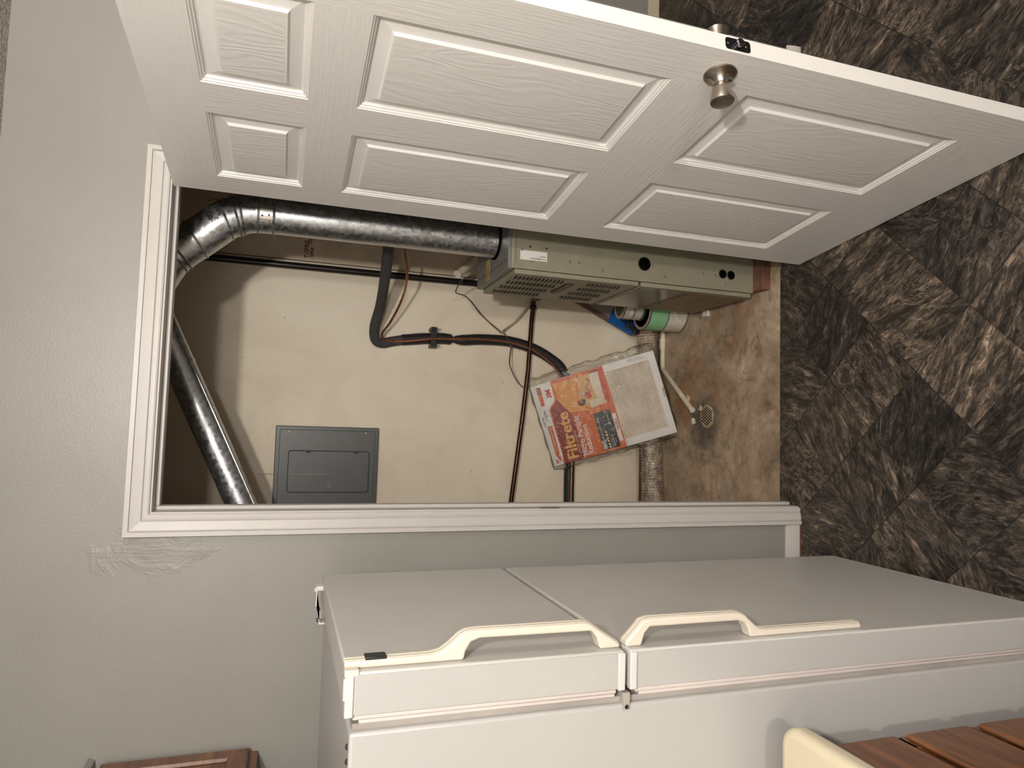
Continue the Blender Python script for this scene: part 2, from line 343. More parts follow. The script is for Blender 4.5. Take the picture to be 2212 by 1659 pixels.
# closet shell
g = G().box(-.62, .942, YB, YB+.03, 0, CE-.001)
cbw = tag(g.build('wall_closet_back', 'closet_plaster'), 'cream plastered back wall of the closet with smears and dirt', 'wall', kind=S)
g = G().box(.949, 1.56, YB+.012, YB+.04, 0, CE-.001)
dry = tag(g.build('wall_closet_corner', 'drywall_paper'), 'bare tan drywall strip with red print beside the black pipe', 'wall', kind=S)
G().box(.940, .951, YB+.024, YB+.03, 0, CE-.001).build('joint_gap', 'slot_dark', dry)
Mx = Matrix.Translation((1.045, YB+.0118, 1.655)) @ Matrix.Rotation(PI/2, 4, 'X')
text('printed_marking', 'T-SPRK', .026, 'ink_red', dry, Matrix.Translation((.960, YB+.0117, 1.668)) @ Matrix.Rotation(PI/2, 4, 'X'), bold=.0006)
text('printed_marking', '10:09', .024, 'ink_red', dry, Matrix.Translation((1.022, YB+.0117, 1.655)) @ Matrix.Rotation(PI/2, 4, 'X'), bold=.0006)
text('printed_marking', 'SPRK', .020, 'ink_red', dry, Matrix.Translation((.968, YB+.0117, 1.647)) @ Matrix.Rotation(PI/2, 4, 'X'), bold=.0006)
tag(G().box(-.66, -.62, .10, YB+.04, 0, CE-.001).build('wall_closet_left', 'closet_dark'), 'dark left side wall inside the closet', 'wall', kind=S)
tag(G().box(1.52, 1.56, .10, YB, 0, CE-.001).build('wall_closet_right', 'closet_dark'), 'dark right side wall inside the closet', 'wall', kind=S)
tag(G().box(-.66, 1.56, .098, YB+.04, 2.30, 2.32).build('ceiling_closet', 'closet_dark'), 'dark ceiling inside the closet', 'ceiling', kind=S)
tag(G().box(-.66, 1.56, .0951, YB+.04, -.06, -.001).build('floor_closet', 'concrete'), 'stained brown concrete floor of the closet', 'floor', kind=S)
fl = G(); fl.box(XL-.1, XR+.1, YN, .0, -.06, -.0015); fl.box(-.002, W+.002, 0, .095, -.06, -.0015); fl.box(XC, XR+.1, 0, YF, -.06, -.0015)
floor = tag(fl.build('floor', 'floor_joint'), 'dark slate patterned vinyl floor laid on the diagonal', 'floor', kind=S)
# diagonal square tiles, each an object
def clip(poly, ax, lim, keep_less):
    out = []
    for i in range(len(poly)):
        a, b_ = poly[i], poly[(i+1) % len(poly)]
        ia = (a[ax] <= lim) if keep_less else (a[ax] >= lim); ib = (b_[ax] <= lim) if keep_less else (b_[ax] >= lim)
        if ia: out.append(a)
        if ia != ib:
            t = (lim-a[ax])/(b_[ax]-a[ax]); out.append((a[0]+(b_[0]-a[0])*t, a[1]+(b_[1]-a[1])*t))
    return out
TS, gap = .333, .0032
rects = [(XL, XR, -2.9, -.0), (.0005, W-.0005, 0, .0946), (XC, XR, 0, YF)]
def tile_poly(k, q):
    u0, v0 = .255+TS*k+gap/2, -.035+TS*q+gap/2; u1, v1 = u0+TS-gap, v0+TS-gap
    return [((u+v)/2, (v-u)/2) for u, v in ((u0, v0), (u1, v0), (u1, v1), (u0, v1))]
full = None; ntile = 0
for k in range(-6, 24):
    for q in range(-20, 16):
        pl = tile_poly(k, q); cx = sum(p[0] for p in pl)/4; cy = sum(p[1] for p in pl)/4; g = G(); area = 0
        for (x0, x1, y0, y1) in rects:
            pp = pl
            for ax, lim, kl in ((0, x0, False), (0, x1, True), (1, y0, False), (1, y1, True)):
                if pp: pp = clip(pp, ax, lim, kl)
            if len(pp) >= 3:
                ar = abs(sum(pp[i][0]*pp[(i+1) % len(pp)][1]-pp[(i+1) % len(pp)][0]*pp[i][1] for i in range(len(pp)))/2)
                if ar < 2e-4: continue
                area += ar; g.prism([(p[0]-cx, p[1]-cy) for p in pp], 'z', -.0015, 0)
        # only where the photograph can show the floor
        if area < 3e-4 or cy < -1.5 and cx < .9 or cx < -.45 or cy < -2.3 or cx > 3.2: continue
        if ntile >= 298: continue
        o = g.build('tile', 'slate_tile', floor, local=True); o.location = (cx, cy, 0); ntile += 1

# door casing, jambs and stops
prof = [(0, 0), (0, .009), (.004, .0105), (.012, .0105), (.013, .008), (.015, .008), (.018, .0125), (.034, .0145), (.040, .0155), (.041, .012), (.043, .012), (.0445, .0175), (.056, .018), (.0575, .016), (.0575, 0)]
tr1 = thing('trim_1', 'white painted moulded casing and jambs framing the closet doorway', 'door frame', (0, 0, 0), kind=S)
def casing(p0, p1, name):
    """p0,p1: inner edge points (x,z) with outward mitre directions"""
    (a, da), (b_, db) = p0, p1; vs = []
    for (c0, d) in ((a, da), (b_, db)):
        for s_, h in prof: vs.append((c0[0]+d[0]*s_, -h, c0[1]+d[1]*s_))
    n = len(prof); fs = [(i, i+1, n+i+1, n+i) for i in range(n-1)]+[(n-1, 0, n, 2*n-1), tuple(range(n)), tuple(range(n, 2*n))]
    return G().add(vs, fs).build(name, 'white_trim', tr1, sharp=20)
e = .005
casing(((-e, 0), (-1, 0)), ((-e, H+e), (-1, 1)), 'side_casing'); casing(((-e, H+e), (-1, 1)), ((W+e, H+e), (1, 1)), 'head_casing'); casing(((W+e, H+e), (1, 1)), ((W+e, 0), (1, 0)), 'side_casing')
G().box(-.019, 0, -.002, .102, 0, H+.019).build('side_jamb', 'white_trim', tr1, bevel=.001)
G().box(W, W+.019, -.002, .102, 0, H+.019).build('side_jamb', 'white_trim', tr1, bevel=.001)
G().box(0, W, -.002, .102, H, H+.019).build('head_jamb', 'white_trim', tr1, bevel=.001)
G().box(0, .011, .042, .078, 0, H).build('door_stop', 'white_trim', tr1, bevel=.002)
G().box(W-.011, W, .042, .078, 0, H).build('door_stop', 'white_trim', tr1, bevel=.002)
G().box(.011, W-.011, .042, .078, H-.011, H).build('door_stop', 'white_trim', tr1, bevel=.002)
sp_ = G().box(0, .0012, -.001, .030, .905, .965).build('strike_plate', 'latch_black', tr1); tag(sp_, 'black metal strike plate')
# baseboards
def baseboard(name, x0, x1, label):
    pr = [(0, 0), (-.012, 0), (-.012, .030), (-.0095, .034), (-.0095, .040), (-.006, .050), (-.004, .056), (0, .056)]
    return tag(G().prism(pr, 'x', x0, x1).build(name, 'white_trim', bevel=.0006), label, 'baseboard', kind=S)
baseboard('baseboard_left', XL, -e-.0575, 'short white baseboard between the door casing and the refrigerator')
baseboard('baseboard_right', W+e+.0575, XC+.011, 'white baseboard on the doorway wall whose end shows past the door edge')
tag(G().box(XC, XR, YF-.012, YF, 0, .062).build('baseboard_hall', 'counter_cream', bevel=.002), 'cream baseboard at the foot of the shadowed hall wall', 'baseboard', kind=S)
tag(G().box(-.42, -.062, -.0145, -.0125, 0, .004).build('trim_2', 'wood_block'), 'thin reddish brown strip under the left baseboard', 'trim', kind=S)

# ================================================================== DOOR (open)
th = 1.7078458
Md = Matrix.Translation((W, -.006, .008)) @ Matrix.Rotation(th, 4, 'Z')
door = thing('door_1', 'white six panel door standing wide open with a nickel knob', 'door', mat4=Md, kind=S)
dw, d0, d1, dh = .896, .006, .041, 2.032
xs = [-.788, -.495, -.385, -.091]; zs = [(.214, .820), (1.002, 1.606), (1.708, 1.918)]
cols = [(xs[0], xs[1]), (xs[2], xs[3])]
g = G()
def plate(x0, x1, z0, z1, mi): g.mi = mi; g.box(x0, x1, d0, d1, z0, z1)
plate(-dw, xs[0], 0, dh, 0); plate(xs[3], 0, 0, dh, 0)
zz = [0, zs[0][0], zs[0][1], zs[1][0], zs[1][1], zs[2][0], zs[2][1], dh]
for i in range(0, 8, 2): plate(xs[0], xs[3], zz[i], zz[i+1], 1)
for (a, b_) in zs: plate(xs[1], xs[2], a, b_, 0)
g.build('slab', ['door_stile', 'door_rail'], door, local=True)
rings = [(0, 0), (.0012, -.002), (.0045, -.0026), (.0058, -.0055), (.0092, -.0062), (.0115, -.0105), (.0145, -.0115), (.0165, -.0112), (.0385, -.0060), (.0430, -.0008), (.047, -.0006)]
def panel(x0, x1, z0, z1):
    g = G()
    for side, yy in ((1, d1), (-1, d0)):
        vs = []
        for off, dep in rings:
            y = yy+side*dep
            vs += [(x0+off, y, z0+off), (x1-off, y, z0+off), (x1-off, y, z1-off), (x0+off, y, z1-off)]
        for i in range(len(rings)-1):
            g.mi = 0; g.add([*vs[i*4:i*4+8]], [(k, (k+1) % 4, 4+(k+1) % 4, 4+k) for k in range(4)])
        g.mi = 1; L = len(rings)-1; g.add(vs[L*4:L*4+4], [(0, 1, 2, 3)])
    return g.build('panel', ['door_moulding', 'door_panel'], door, local=True, sharp=12)
for c_ in cols:
    for (a, b_) in zs: panel(c_[0], c_[1], a, b_)
def knob(side, y0):
    k = G().lathe((-.831, y0, .916), (0, side, 0), [(0, .0335), (.003, .0335), (.0045, .032), (.006, .027), (.011, .0185), (.020, .0135), (.024, .0125)], 48).build('rosette', 'brushed_nickel', door, local=True)
    G().lathe((-.831, y0+side*.024, .916), (0, side, 0), [(0, .0125), (.001, .0150), (.004, .0175), (.012, .0190), (.026, .0215), (.036, .0238), (.0385, .0238), (.0398, .0225), (.0385, .019), (.037, .0)][:9], 48).build('knob', 'brushed_nickel', k, local=True)
    G().lathe((-.838, y0+side*.012, .898), (0, side, 0), [(0, .004), (.004, .004), (.005, .002)], 12).build('screw', 'dark_chrome', k, local=True)
knob(1, d1); knob(-1, d0)
g = G(); pts = []
for cx_, cz_, a0 in ((.030, .950, 0), (.017, .950, 90), (.017, .905, 180), (.030, .905, 270)):
    for t in range(4):
        a = math.radians(a0+t*30); pts.append((cx_+.006*math.cos(a), cz_+.006*math.sin(a)))
lp = G().prism([(p[0], p[1]-.008) for p in pts], 'x', -dw-.0012, -dw).build('latch_plate', 'latch_black', door, local=True)
G().lathe((-dw, .0235, .9195), (-1, 0, 0), [(0, .0085), (.010, .0085), (.0115, .007)], 24).build('latch_bolt', 'dark_chrome', lp, local=True)
for z_ in (.900, .941): G().lathe((-dw-.001, .0235, z_), (-1, 0, 0), [(0, .003), (.0008, .002)], 10).build('screw', 'dark_chrome', lp, local=True)
for z_ in (.2, 1.0, 1.82): G().lathe((0, 0, z_), (0, 0, 1), [(0, .0055), (.088, .0055)], 14).build('hinge', 'brushed_nickel', door, local=True)

# ================================================================== REFRIGERATOR
FX, FN, FB, FT = -.125, -.930, -.240, 1.625
fr = thing('refrigerator', 'white top freezer refrigerator seen from its door edge, with cream handles', 'refrigerator', (-.5, -.58, 0))
G().box(-.90, -.213, FN, FB, .035, 1.617).build('cabinet', 'fridge_white', fr, bevel=.005, bseg=3)
G().box(-.30, -.235, FN+.03, FB-.03, 0, .075).build('toe_grille', 'case_black', fr)
G().box(-.216, -.204, FN+.012, FB-.012, .07, 1.612).build('door_frame', 'board_grey', fr)
def fdoor(name, z0, z1, hp, lab):
    d = G().box(-.189, FX, FN, FB, z0, z1).build(name, 'fridge_front', fr, bevel=.004, bseg=3)
    G().box(-.187, -.129, FN-.0015, FN+.006, z0+.014, z1-.014).build('side_skin', 'fridge_white', d)
    for (a, b_) in ((z0-.001, z0+.012), (z1-.012, z1+.001)): G().box(-.190, -.1285, FN-.0035, FN+.01, a, b_).build('end_cap', 'fridge_cap', d, bevel=.002)
    gs = G()
    for k, (a, b_) in enumerate(((-.1965, -.1895), (-.204, -.1975))): gs.box(a, b_, FN+.004+k*.004, FB-.008, z0+.012, z1-.012+(-.01 if k else 0))
    gs.build('gasket', 'gasket', d, bevel=.002)
    h = G().prism([(FX+x_, z_) for z_, x_ in hp], 'y', FN+.014, FN+.040).build('handle', 'handle_cream', d, bevel=.0035, bseg=3)
    # the raised rib that runs along the handle's outer face
    k0 = next(i for i in range(2, len(hp)) if hp[i][1] < .006); op = hp[1:k0]
    for (ya, yb) in ((FN+.0195, FN+.0245), (FN+.030, FN+.0345)):
        G().prism([(FX+x_+.0011, z_) for z_, x_ in op]+[(FX+x_-.0015, z_) for z_, x_ in op[::-1]], 'y', ya, yb).build('handle_rib', 'handle_cream', h)
    return d, h
hz = [(1.627, 0), (1.627, .011), (1.495, .012), (1.480, .015), (1.465, .025), (1.450, .038), (1.440, .043), (1.428, .045), (1.238, .045), (1.226, .043), (1.212, .034), (1.172, .009), (1.168, 0),
      (1.206, 0), (1.213, .020), (1.222, .031), (1.418, .032), (1.432, .027), (1.440, .014), (1.443, 0)]
d_, h_ = fdoor('freezer_door', 1.168, FT, hz, '')
G().box(FX+.0105, FX+.0150, FN+.016, FN+.038, 1.564, 1.596).build('black_clip', 'case_black', h_, bevel=.0008)
G().box(FX-.007, FX+.004, FN-.002, FN+.016, 1.606, 1.6275).build('handle_bracket', 'handle_cream', h_, bevel=.002)
G().box(FX-.040, FX-.008, FN-.002, FN+.003, 1.6245, 1.6285).build('top_bracket', 'handle_cream', h_, bevel=.001)
rz = [(1.158, 0), (1.157, .009), (1.135, .030), (1.126, .041), (1.112, .045), (.935, .045), (.923, .043), (.914, .038), (.900, .026), (.888, .016), (.873, .012), (.650, .011), (.648, .004), (.648, 0),
      (.905, 0), (.908, .014), (.918, .027), (.931, .031), (1.112, .031), (1.122, .020), (1.128, 0)]
fdoor('fresh_food_door', .075, 1.157, rz, '')
hb = G().prism([(-.140, 1.630), (-.140, 1.6405), (-.185, 1.6405), (-.196, 1.632), (-.228, 1.632), (-.228, 1.6175), (-.224, 1.6175), (-.224, 1.6285), (-.198, 1.6285), (-.187, 1.637), (-.150, 1.637), (-.150, 1.624), (-.140, 1.624)], 'y', -.300, -.262).build('top_hinge', 'fridge_cap', fr, bevel=.001)
G().lathe((-.222, -.281, 1.632), (0, 0, 1), [(0, .005), (.003, .005), (.0045, .003)], 12).build('screw', 'dark_chrome', hb)
G().lathe((-.152, -.281, 1.640), (0, 0, 1), [(0, .006), (.003, .006), (.004, .004)], 12).build('screw', 'fridge_cap', hb)
for (x_, y_) in ((-.232, FN+.012), (-.252, FN+.008)): G().lathe((x_-.004, y_, 1.617), (0, 0, 1), [(0, .0045), (.002, .0045), (.0035, .002)], 12).build('screw', 'dark_chrome', fr)
mb = G().box(-.222, -.194, FN-.0025, FN+.03, 1.1575, 1.170).build('middle_hinge', 'board_grey', fr, bevel=.001)
G().lathe((-.217, FN-.002, 1.1635), (0, -1, 0), [(0, .0042), (.0015, .003)], 12).build('screw', 'latch_black', mb)

# ================================================================== KITCHEN CABINETS
wc = thing('wall_cabinet', 'reddish wooden cabinet hung high over the refrigerator', 'cabinet', (-.8, -.4, 1.755))
cx1 = -.629
G().box(XL+.001, cx1-.019, -.80, -.001, 1.755, 2.135).build('carcass', 'cabinet_wood', wc)
g = G()
g.box(cx1-.019, cx1, -.80, -.001, 1.755, 1.787); g.box(cx1-.019, cx1, -.80, -.001, 2.10, 2.135)
for (a, b_) in ((-.040, -.001), (-.42, -.38), (-.80, -.76)): g.box(cx1-.019, cx1, a, b_, 1.787, 2.10)
g.build('face_frame', 'cabinet_wood', wc, bevel=.0015)
def wdoor(y0, y1, z0, z1, x, parent):
    r_ = [(0, 0), (0, .016), (.006, .019), (.048, .019), (.052, .012), (.058, .012), (.075, .017), (.080, .017)]
    vs = []
    for off, h in r_: vs += [(x+h, y0+off, z0+off), (x+h, y1-off, z0+off), (x+h, y1-off, z1-off), (x+h, y0+off, z1-off)]
    g = G()
    for i in range(len(r_)-1): g.add(vs[i*4:i*4+8], [(k, (k+1) % 4, 4+(k+1) % 4, 4+k) for k in range(4)])
    L = (len(r_)-1)*4; g.add(vs[L:L+4], [(0, 1, 2, 3)]); g.add(vs[0:4], [(3, 2, 1, 0)])
    return g.build('door', 'cabinet_wood_h', parent, sharp=15)
wdoor(-.395, -.022, 1.777, 2.118, cx1+.001, wc); wdoor(-.778, -.405, 1.777, 2.118, cx1+.001, wc)
G().prism([(XL+.002, 2.1352), (cx1+.020, 2.1352), (cx1+.028, 2.150), (XL+.002, 2.150)], 'y', -.82, -.002).build('crown_strip', 'wall_paint', wc, bevel=.001)
bc = thing('base_cabinet', 'reddish wooden base cabinet with drawer fronts under the cream countertop', 'cabinet', (-.6, -1.6, 0))
bx, by = -.292, -1.006
G().box(XL+.001, bx-.019, -3.2, by-.002, .09, .869).build('carcass', 'cabinet_wood_h', bc)
G().box(XL+.001, bx-.07, -3.2, by-.01, 0, .09).build('toe_kick', 'case_black', bc)
g = G(); 
g.box(bx-.019, bx, -3.2, by, .835, .869); g.box(bx-.019, bx, -3.2, by, .09, .125)
for zc in (.665, .49, .305): g.box(bx-.019, bx, -3.2, by, zc-.012, zc+.012)
for yc in (by-.019, by-.52, by-1.02): g.box(bx-.019, bx, yc-.019, yc+.019, .125, .835)
g.build('face_frame', 'cabinet_wood_h', bc, bevel=.001)
for (z0, z1) in ((.680, .826), (.505, .652), (.322, .478), (.112, .294)):
    for (y0, y1) in ((by-.505, by-.010), (by-1.01, by-.53)):
        G().box(bx+.001, bx+.012, y0, y1, z0, z1).build('drawer_front', 'cabinet_wood_h', bc, bevel=.005, bseg=3)
# countertop: rounded corner and rounded edge
pl = [(XL+.001, -3.2), (-.240, -3.2)]
for t in range(0, 91, 15):
    a = math.radians(t); pl.append((-.275+.035*math.cos(a), -1.033+.035*math.sin(a)))
pl.append((XL+.001, -.998))
ct = G().prism(pl, 'z', .871, .910).build('countertop', 'counter_cream', bevel=.014, bseg=5)
tag(ct, 'cream laminate countertop end with a rounded corner beside the refrigerator', 'countertop')

# ================================================================== CLOSET: FURNACE
fu = thing('furnace', 'grey green sheet metal furnace with louvered door standing in the closet', 'furnace', (.95, .42, .036))
fx0, fx1, fy0, fy1, fz0, fz1 = .792, 1.30, .204, .605, .036, 1.020
G().box(fx0, fx1, fy0, fy1, fz0, fz1).build('cabinet', 'furnace_paint', fu, bevel=.0015)
G().box(fx0-.001, fx1, fy0+.004, fy1+.001, fz1-.012, fz1+.012).build('top_cover', 'furnace_grey', fu, bevel=.001)
G().box(fx0-.0002, fx0+.0, fy0-.0006, fy0+.001, fz0, fz1).build('front_seam', 'slot_dark', fu)
G().box(fx0+.02, fx1-.02, fy0-.0006, fy0+.001, fz1-.0135, fz1-.0122).build('side_seam', 'slot_dark', fu)
yl = G().box(.797, .874, .432, .482, fz1+.0121, fz1+.0125).build('warning_label', 'yellow_label', fu); tag(yl, 'yellow warning label')
g = G()
for k in range(6): g.box(.801, .868-.012*(k % 3), .438+.007*k, .440+.007*k, fz1+.0126, fz1+.0128)
tag(g.build('print_lines', 'ink_black', yl), kind='stuff')
G().box(fx0+.03, fx0+.032, fy0+.02, fy1-.02, fz1+.0121, fz1+.0125).build('top_seam', 'slot_dark', fu)
def pan(z0, z1, name, mt):
    g = G(); x_ = fx0-.017; y0, y1 = fy0+.003, fy1-.004
    g.box(x_, fx0-.0012, y0, y1, z0, z1)
    return g.build(name, mt, fu, bevel=.0015)
ud = pan(.532, 1.008, 'upper_door', 'furnace_paint'); ld = pan(.045, .520, 'lower_door', 'furnace_paint')
G().box(fx0-.0182, fx0-.0169, fy0+.012, fy1-.012, .055, .508).build('gloss_face', 'furnace_gloss', ld)
xd = fx0-.017
sl, lip = G(), G()
for (zt, n_) in ((.985, 13), (.705, 9)):
    for k in range(n_):
        z_ = zt-k*.0145
        for r_ in range(4):
            y_ = fy0+.040+r_*.086
            sl.obox((xd-.0004, y_+.022, z_), (1, 0, 0), (0, 1, -.05), (0, 0, 1), .0006, .022, .0034)
            lip.obox((xd-.0030, y_+.022, z_-.0052), (1, 0, -.6), (0, 1, -.05), (0, 0, 1), .0030, .022, .0010)
tag(sl.build('louver_slots', 'slot_dark', ud), kind='stuff'); tag(lip.build('louver_lips', 'furnace_paint', ud), kind='stuff')
pts = []
for t in range(24):
    a = 2*PI*t/24; pts.append((fy0+.165+(.072 if math.cos(a) > 0 else -.072)+.017*math.cos(a), .768+.017*math.sin(a)))
G().prism(pts, 'x', xd-.0012, xd-.0002).build('finger_grip', 'slot_dark', ud)
G().prism([(p[0]*.86+(fy0+.165)*.14, (p[1]-.768)*.62+.766) for p in pts], 'x', xd-.0022, xd-.0010).build('grip_inset', 'board_brown', ud)
lb = G().box(fx0-.0190, fx0-.0183, fy0+.030, fy1-.018, .052, .322).build('wiring_label', 'stained_paper', ld); tag(lb, 'brown stained wiring label')
g = G(); x_ = fx0-.0193
g.box(x_, x_+.0002, fy0+.030, fy1-.018, .318, .322); g.box(x_, x_+.0002, fy0+.03, fy0+.20, .186, .190)
for k, (y_, L) in enumerate(((.05, .022), (.085, .028), (.125, .03), (.17, .012), (.20, .012), (.235, .035), (.31, .03), (.35, .03))): g.box(x_, x_+.0002, fy0+y_, fy0+y_+L, .296, .305)
tag(g.build('dark_print', 'paper_line', lb), kind='stuff')
g = G()
for k in range(5): g.box(x_, x_+.0002, fy0+.06, fy0+.21+.02*(k % 2), .272-.018*k, .2735-.018*k)
for y_ in (.22, .29, .335): g.box(x_, x_+.0002, fy0+y_, fy0+y_+.0018, .07, .29)
for z_ in (.09, .13, .16, .22): g.box(x_, x_+.0002, fy0+.08, fy0+.38, z_, z_+.0015)
tag(g.build('pale_rules', 'paper_rule', lb), kind='stuff')
def hole(x, z, r):
    o = G().lathe((x, fy0-.0002, z), (0, -1, 0), [(0, r), (.0012, r), (.0013, r*.99)], 36).build('knockout_hole', 'black_hole', fu)
    G().lathe((x, fy0, z), (0, -1, 0), [(0, r+.0022), (.0018, r+.0018), (.0019, r)], 36).build('grommet', 'slot_dark', o)
    G().lathe((x, fy0-.0019, z), (0, -1, 0), [(0, r), (.0001, r*.99)], 36).build('dark_opening', 'black_hole', o)
hole(.858, .511, .0235); hole(.854, .175, .0155); hole(.853, .138, .0155)
for (x_, z_) in ((.834, .806), (.834, .770), (.815, .680), (.853, .478), (.819, .426), (.845, .263), (.845, .212), (.819, .168), (.819, .949), (.858, .985)):
    G().lathe((x_, fy0, z_), (0, -1, 0), [(0, .0045), (.0015, .0045), (.0035, .0028), (.0038, .0012)], 12).build('screw', 'zinc_screw', fu)
for (x_, z_) in ((.872, .955), (.872, .895)): G().lathe((x_, fy0, z_), (0, -1, 0), [(0, .0042), (.0004, .004)], 12).build('dimple', 'slot_dark', fu)
stk = G().box(.8245, .8575, fy0-.0006, fy0, .892, .991).build('rating_sticker', 'sticker_white', fu); tag(stk, 'white sticker with black print')
# print runs downwards along the cabinet
Ms = WM[fu.name].inverted() @ Matrix.Translation((.829, fy0-.0008, .898)) @ Matrix.Rotation(PI/2, 4, 'X') @ Matrix.Rotation(PI/2, 4, 'Z')
text('sticker_print', 'TUD 1B080A9361AC', .0066, 'ink_black', stk, WM[fu.name].inverted() @ Matrix.Translation((.8335, fy0-.0008, .8955)) @ Matrix.Rotation(PI/2, 4, 'X') @ Matrix.Rotation(PI/2, 4, 'Z'), bold=.0001)
text('sticker_print', '11384967A      L', .0050, 'ink_black', stk, WM[fu.name].inverted() @ Matrix.Translation((.8420, fy0-.0008, .8955)) @ Matrix.Rotation(PI/2, 4, 'X') @ Matrix.Rotation(PI/2, 4, 'Z'), bold=.0001)
tag(G().box(.80, 1.28, .150, .24, -.001, .036).build('wood_block', 'wood_block', bevel=.0015), 'reddish brown wooden block under the near end of the furnace', 'wood block')
tag(G().box(.83, 1.28, .60, .63, -.001, .036).build('wood_block', 'wood_block', bevel=.0015), 'wooden block hidden in shadow under the far end of the furnace', 'wood block')

# flue pipe from the furnace top
fp = thing('flue_pipe', 'shiny galvanised flue pipe rising from the furnace with a segmented elbow', 'pipe', (.924, .36, 1.02))
R = .0630; A = Vector((.924, .36, 1.0335))
G().tube([A, (.922, .36, 1.80)], R, 48).build('straight_pipe', 'galvanised', fp)
G().lathe((.924, .36, 1.0325), (0, 0, 1), [(0, R+.006), (.006, R+.006), (.007, R+.001)], 48).build('gap_shade_ring', 'black_hole', fp)  # black ring stands in for the shaded gap where the flue enters
def bead(c, d, r, name='crimp_bead'):
    G().lathe(Vector(c)-Vector(d).normalized()*.004, d, [(0, r), (.001, r+.004), (.0025, r+.0046), (.004, r+.0005), (.0052, r+.0042), (.0068, r+.0036), (.008, r)], 48).build(name, 'galvanised', fp)
bead((.922, .36, 1.795), (0, 0, 1), R); bead((.922, .36, 1.842), (0, 0, 1), R)
G().tube([(.922, .36, 1.80), (.921, .36, 1.850)], R+.0006, 48).build('elbow_ring', 'galvanised', fp)
G().tube([(.921, .36, 1.842), (.914, .36, 1.880), (.905, .36, 1.905)], R-.0005, 48).build('elbow_gore', 'galvanised', fp)
d1v = Vector((-.24, 0, 1)); bead((.908, .36, 1.896), d1v, R); bead((.901, .36, 1.911), d1v+Vector((-.1, 0, 0)), R)
G().tube([(.905, .36, 1.902), (.890, .36, 1.936), (.872, .36, 1.962)], R-.0005, 48).build('elbow_gore', 'galvanised', fp)
d2v = Vector((-.72, 0, 1)); bead((.886, .36, 1.942), (-.45, 0, 1), R)
G().tube([(.882, .36, 1.948), (.80, .365, 2.040)], R, 48).build('offset_pipe', 'galvanised', fp); bead((.812, .365, 2.028), d2v, R)
G().tube([(.812, .365, 2.028), (.765, .37, 2.082), (.735, .37, 2.110)], R-.0005, 48).build('elbow_gore', 'galvanised', fp)
bead((.770, .37, 2.078), (-.9, 0, 1), R); bead((.756, .37, 2.092), (-1, 0, 1), R)
G().tube([(.745, .37, 2.100), (.66, .40, 2.150), (.55, .5, 2.17)], R-.0005, 48).build('upper_pipe', 'galvanised', fp)
pt = G()
for k in range(5):
    a0 = -PI*.72+.16*k; a1 = a0+.17
    c0 = Vector((.922, .36, 0)); rr = R+.0012
    pt.add([(c0.x+rr*math.cos(a), c0.y+rr*math.sin(a), z) for a in (a0, a1) for z in (1.800, 1.838)], [(0, 1, 3, 2)], True)
pt.build('foil_patch', 'zinc_screw', fp)
for (a, z_) in ((-2.20, 1.808), (-1.95, 1.830), (-1.9, 1.81)): G().lathe((.922+(R+.001)*math.cos(a), .36+(R+.001)*math.sin(a), z_), (math.cos(a), math.sin(a), 0), [(0, .0035), (.002, .0028), (.003, .001)], 10).build('rivet', 'dark_chrome', fp)
for (a, z_) in ((-1.9, 1.05), (-2.3, 1.06)): G().lathe((.923+R*math.cos(a), .36+R*math.sin(a), z_), (math.cos(a), math.sin(a), 0), [(0, .004), (.002, .003), (.003, .001)], 10).build('screw', 'zinc_screw', fp)
g = G()
for k in range(9): g.lathe((.872-.0085*k*.72, .36-R-.0006+.001*k, 1.970+.0085*k-.012), (0, -1, 0), [(0, .0016), (.0014, .001)], 8)
g.build('stamped_dots', 'dark_chrome', fp)
# second vent pipe
vp = thing('vent_pipe', 'slanting galvanised vent pipe crossing the upper left of the closet', 'pipe', (-.2, .62, 1.80))
va_, vb_ = Vector((.66, .62, 2.194)), Vector((-.24, .62, 1.772)); dv = (vb_-va_).normalized()
G().tube([va_, vb_], .051, 40).build('straight_pipe', 'galvanised', vp)
G().tube([va_+dv*.245, va_+dv*.26], .0525, 40).build('crimp_bead', 'galvanised', vp)
G().tube([va_+dv*.20, va_+dv*.207], .0525, 40).build('crimp_bead', 'galvanised', vp)
n_ = Vector((-dv.z, 0, dv.x)); G().obox((va_+vb_)/2-n_*.0+Vector((0, -.030, -.044))*1.0, dv, (0, 1, 0), (0, 0, 1), .38, .004, .0015).build('seam', 'galvanised', vp)
# black iron pipe in the corner
G_ = G().tube([(.914, YB-.024, 2.29), (.914, YB-.024, 0)], .0145, 20)
tag(G_.build('iron_pipe', 'black_iron'), 'thin black iron pipe running straight up the closet corner', 'pipe')
# insulated refrigerant line
ins = smooth_path([(.965, .56, 1.385), (.923, .62, 1.385), (.831, .74, 1.378), (.746, .90, 1.372), (.668, .99, 1.382), (.618, 1.028, 1.372), (.606, 1.050, 1.340), (.618, YB-.026, 1.289), (.640, YB-.026, 1.18), (.645, YB-.026, 1.10)], 8)
li = thing('insulated_line', 'thick black foam insulated refrigerant line curving down the cream wall', 'pipe', (.64, 1.05, 1.0))
G().tube(ins, .0215, 20).build('foam_sleeve', 'foam_rubber', li)
i2 = smooth_path([(.645, YB-.026, 1.10), (.644, YB-.026, 1.06), (.644, YB-.026, 1.018)], 8); rs = [.0245*min(1, .35+.65*math.sqrt(max(0, 1-((k)/(len(i2)-1))**3))) for k in range(len(i2))]
G().tube(smooth_path([ins[-14], ins[-1], (.644, YB-.026, 1.03)], 6), .0243, 20).build('foam_sleeve', 'foam_black', li)
G().tube(i2, rs, 20).build('foam_sleeve', 'foam_black', li)
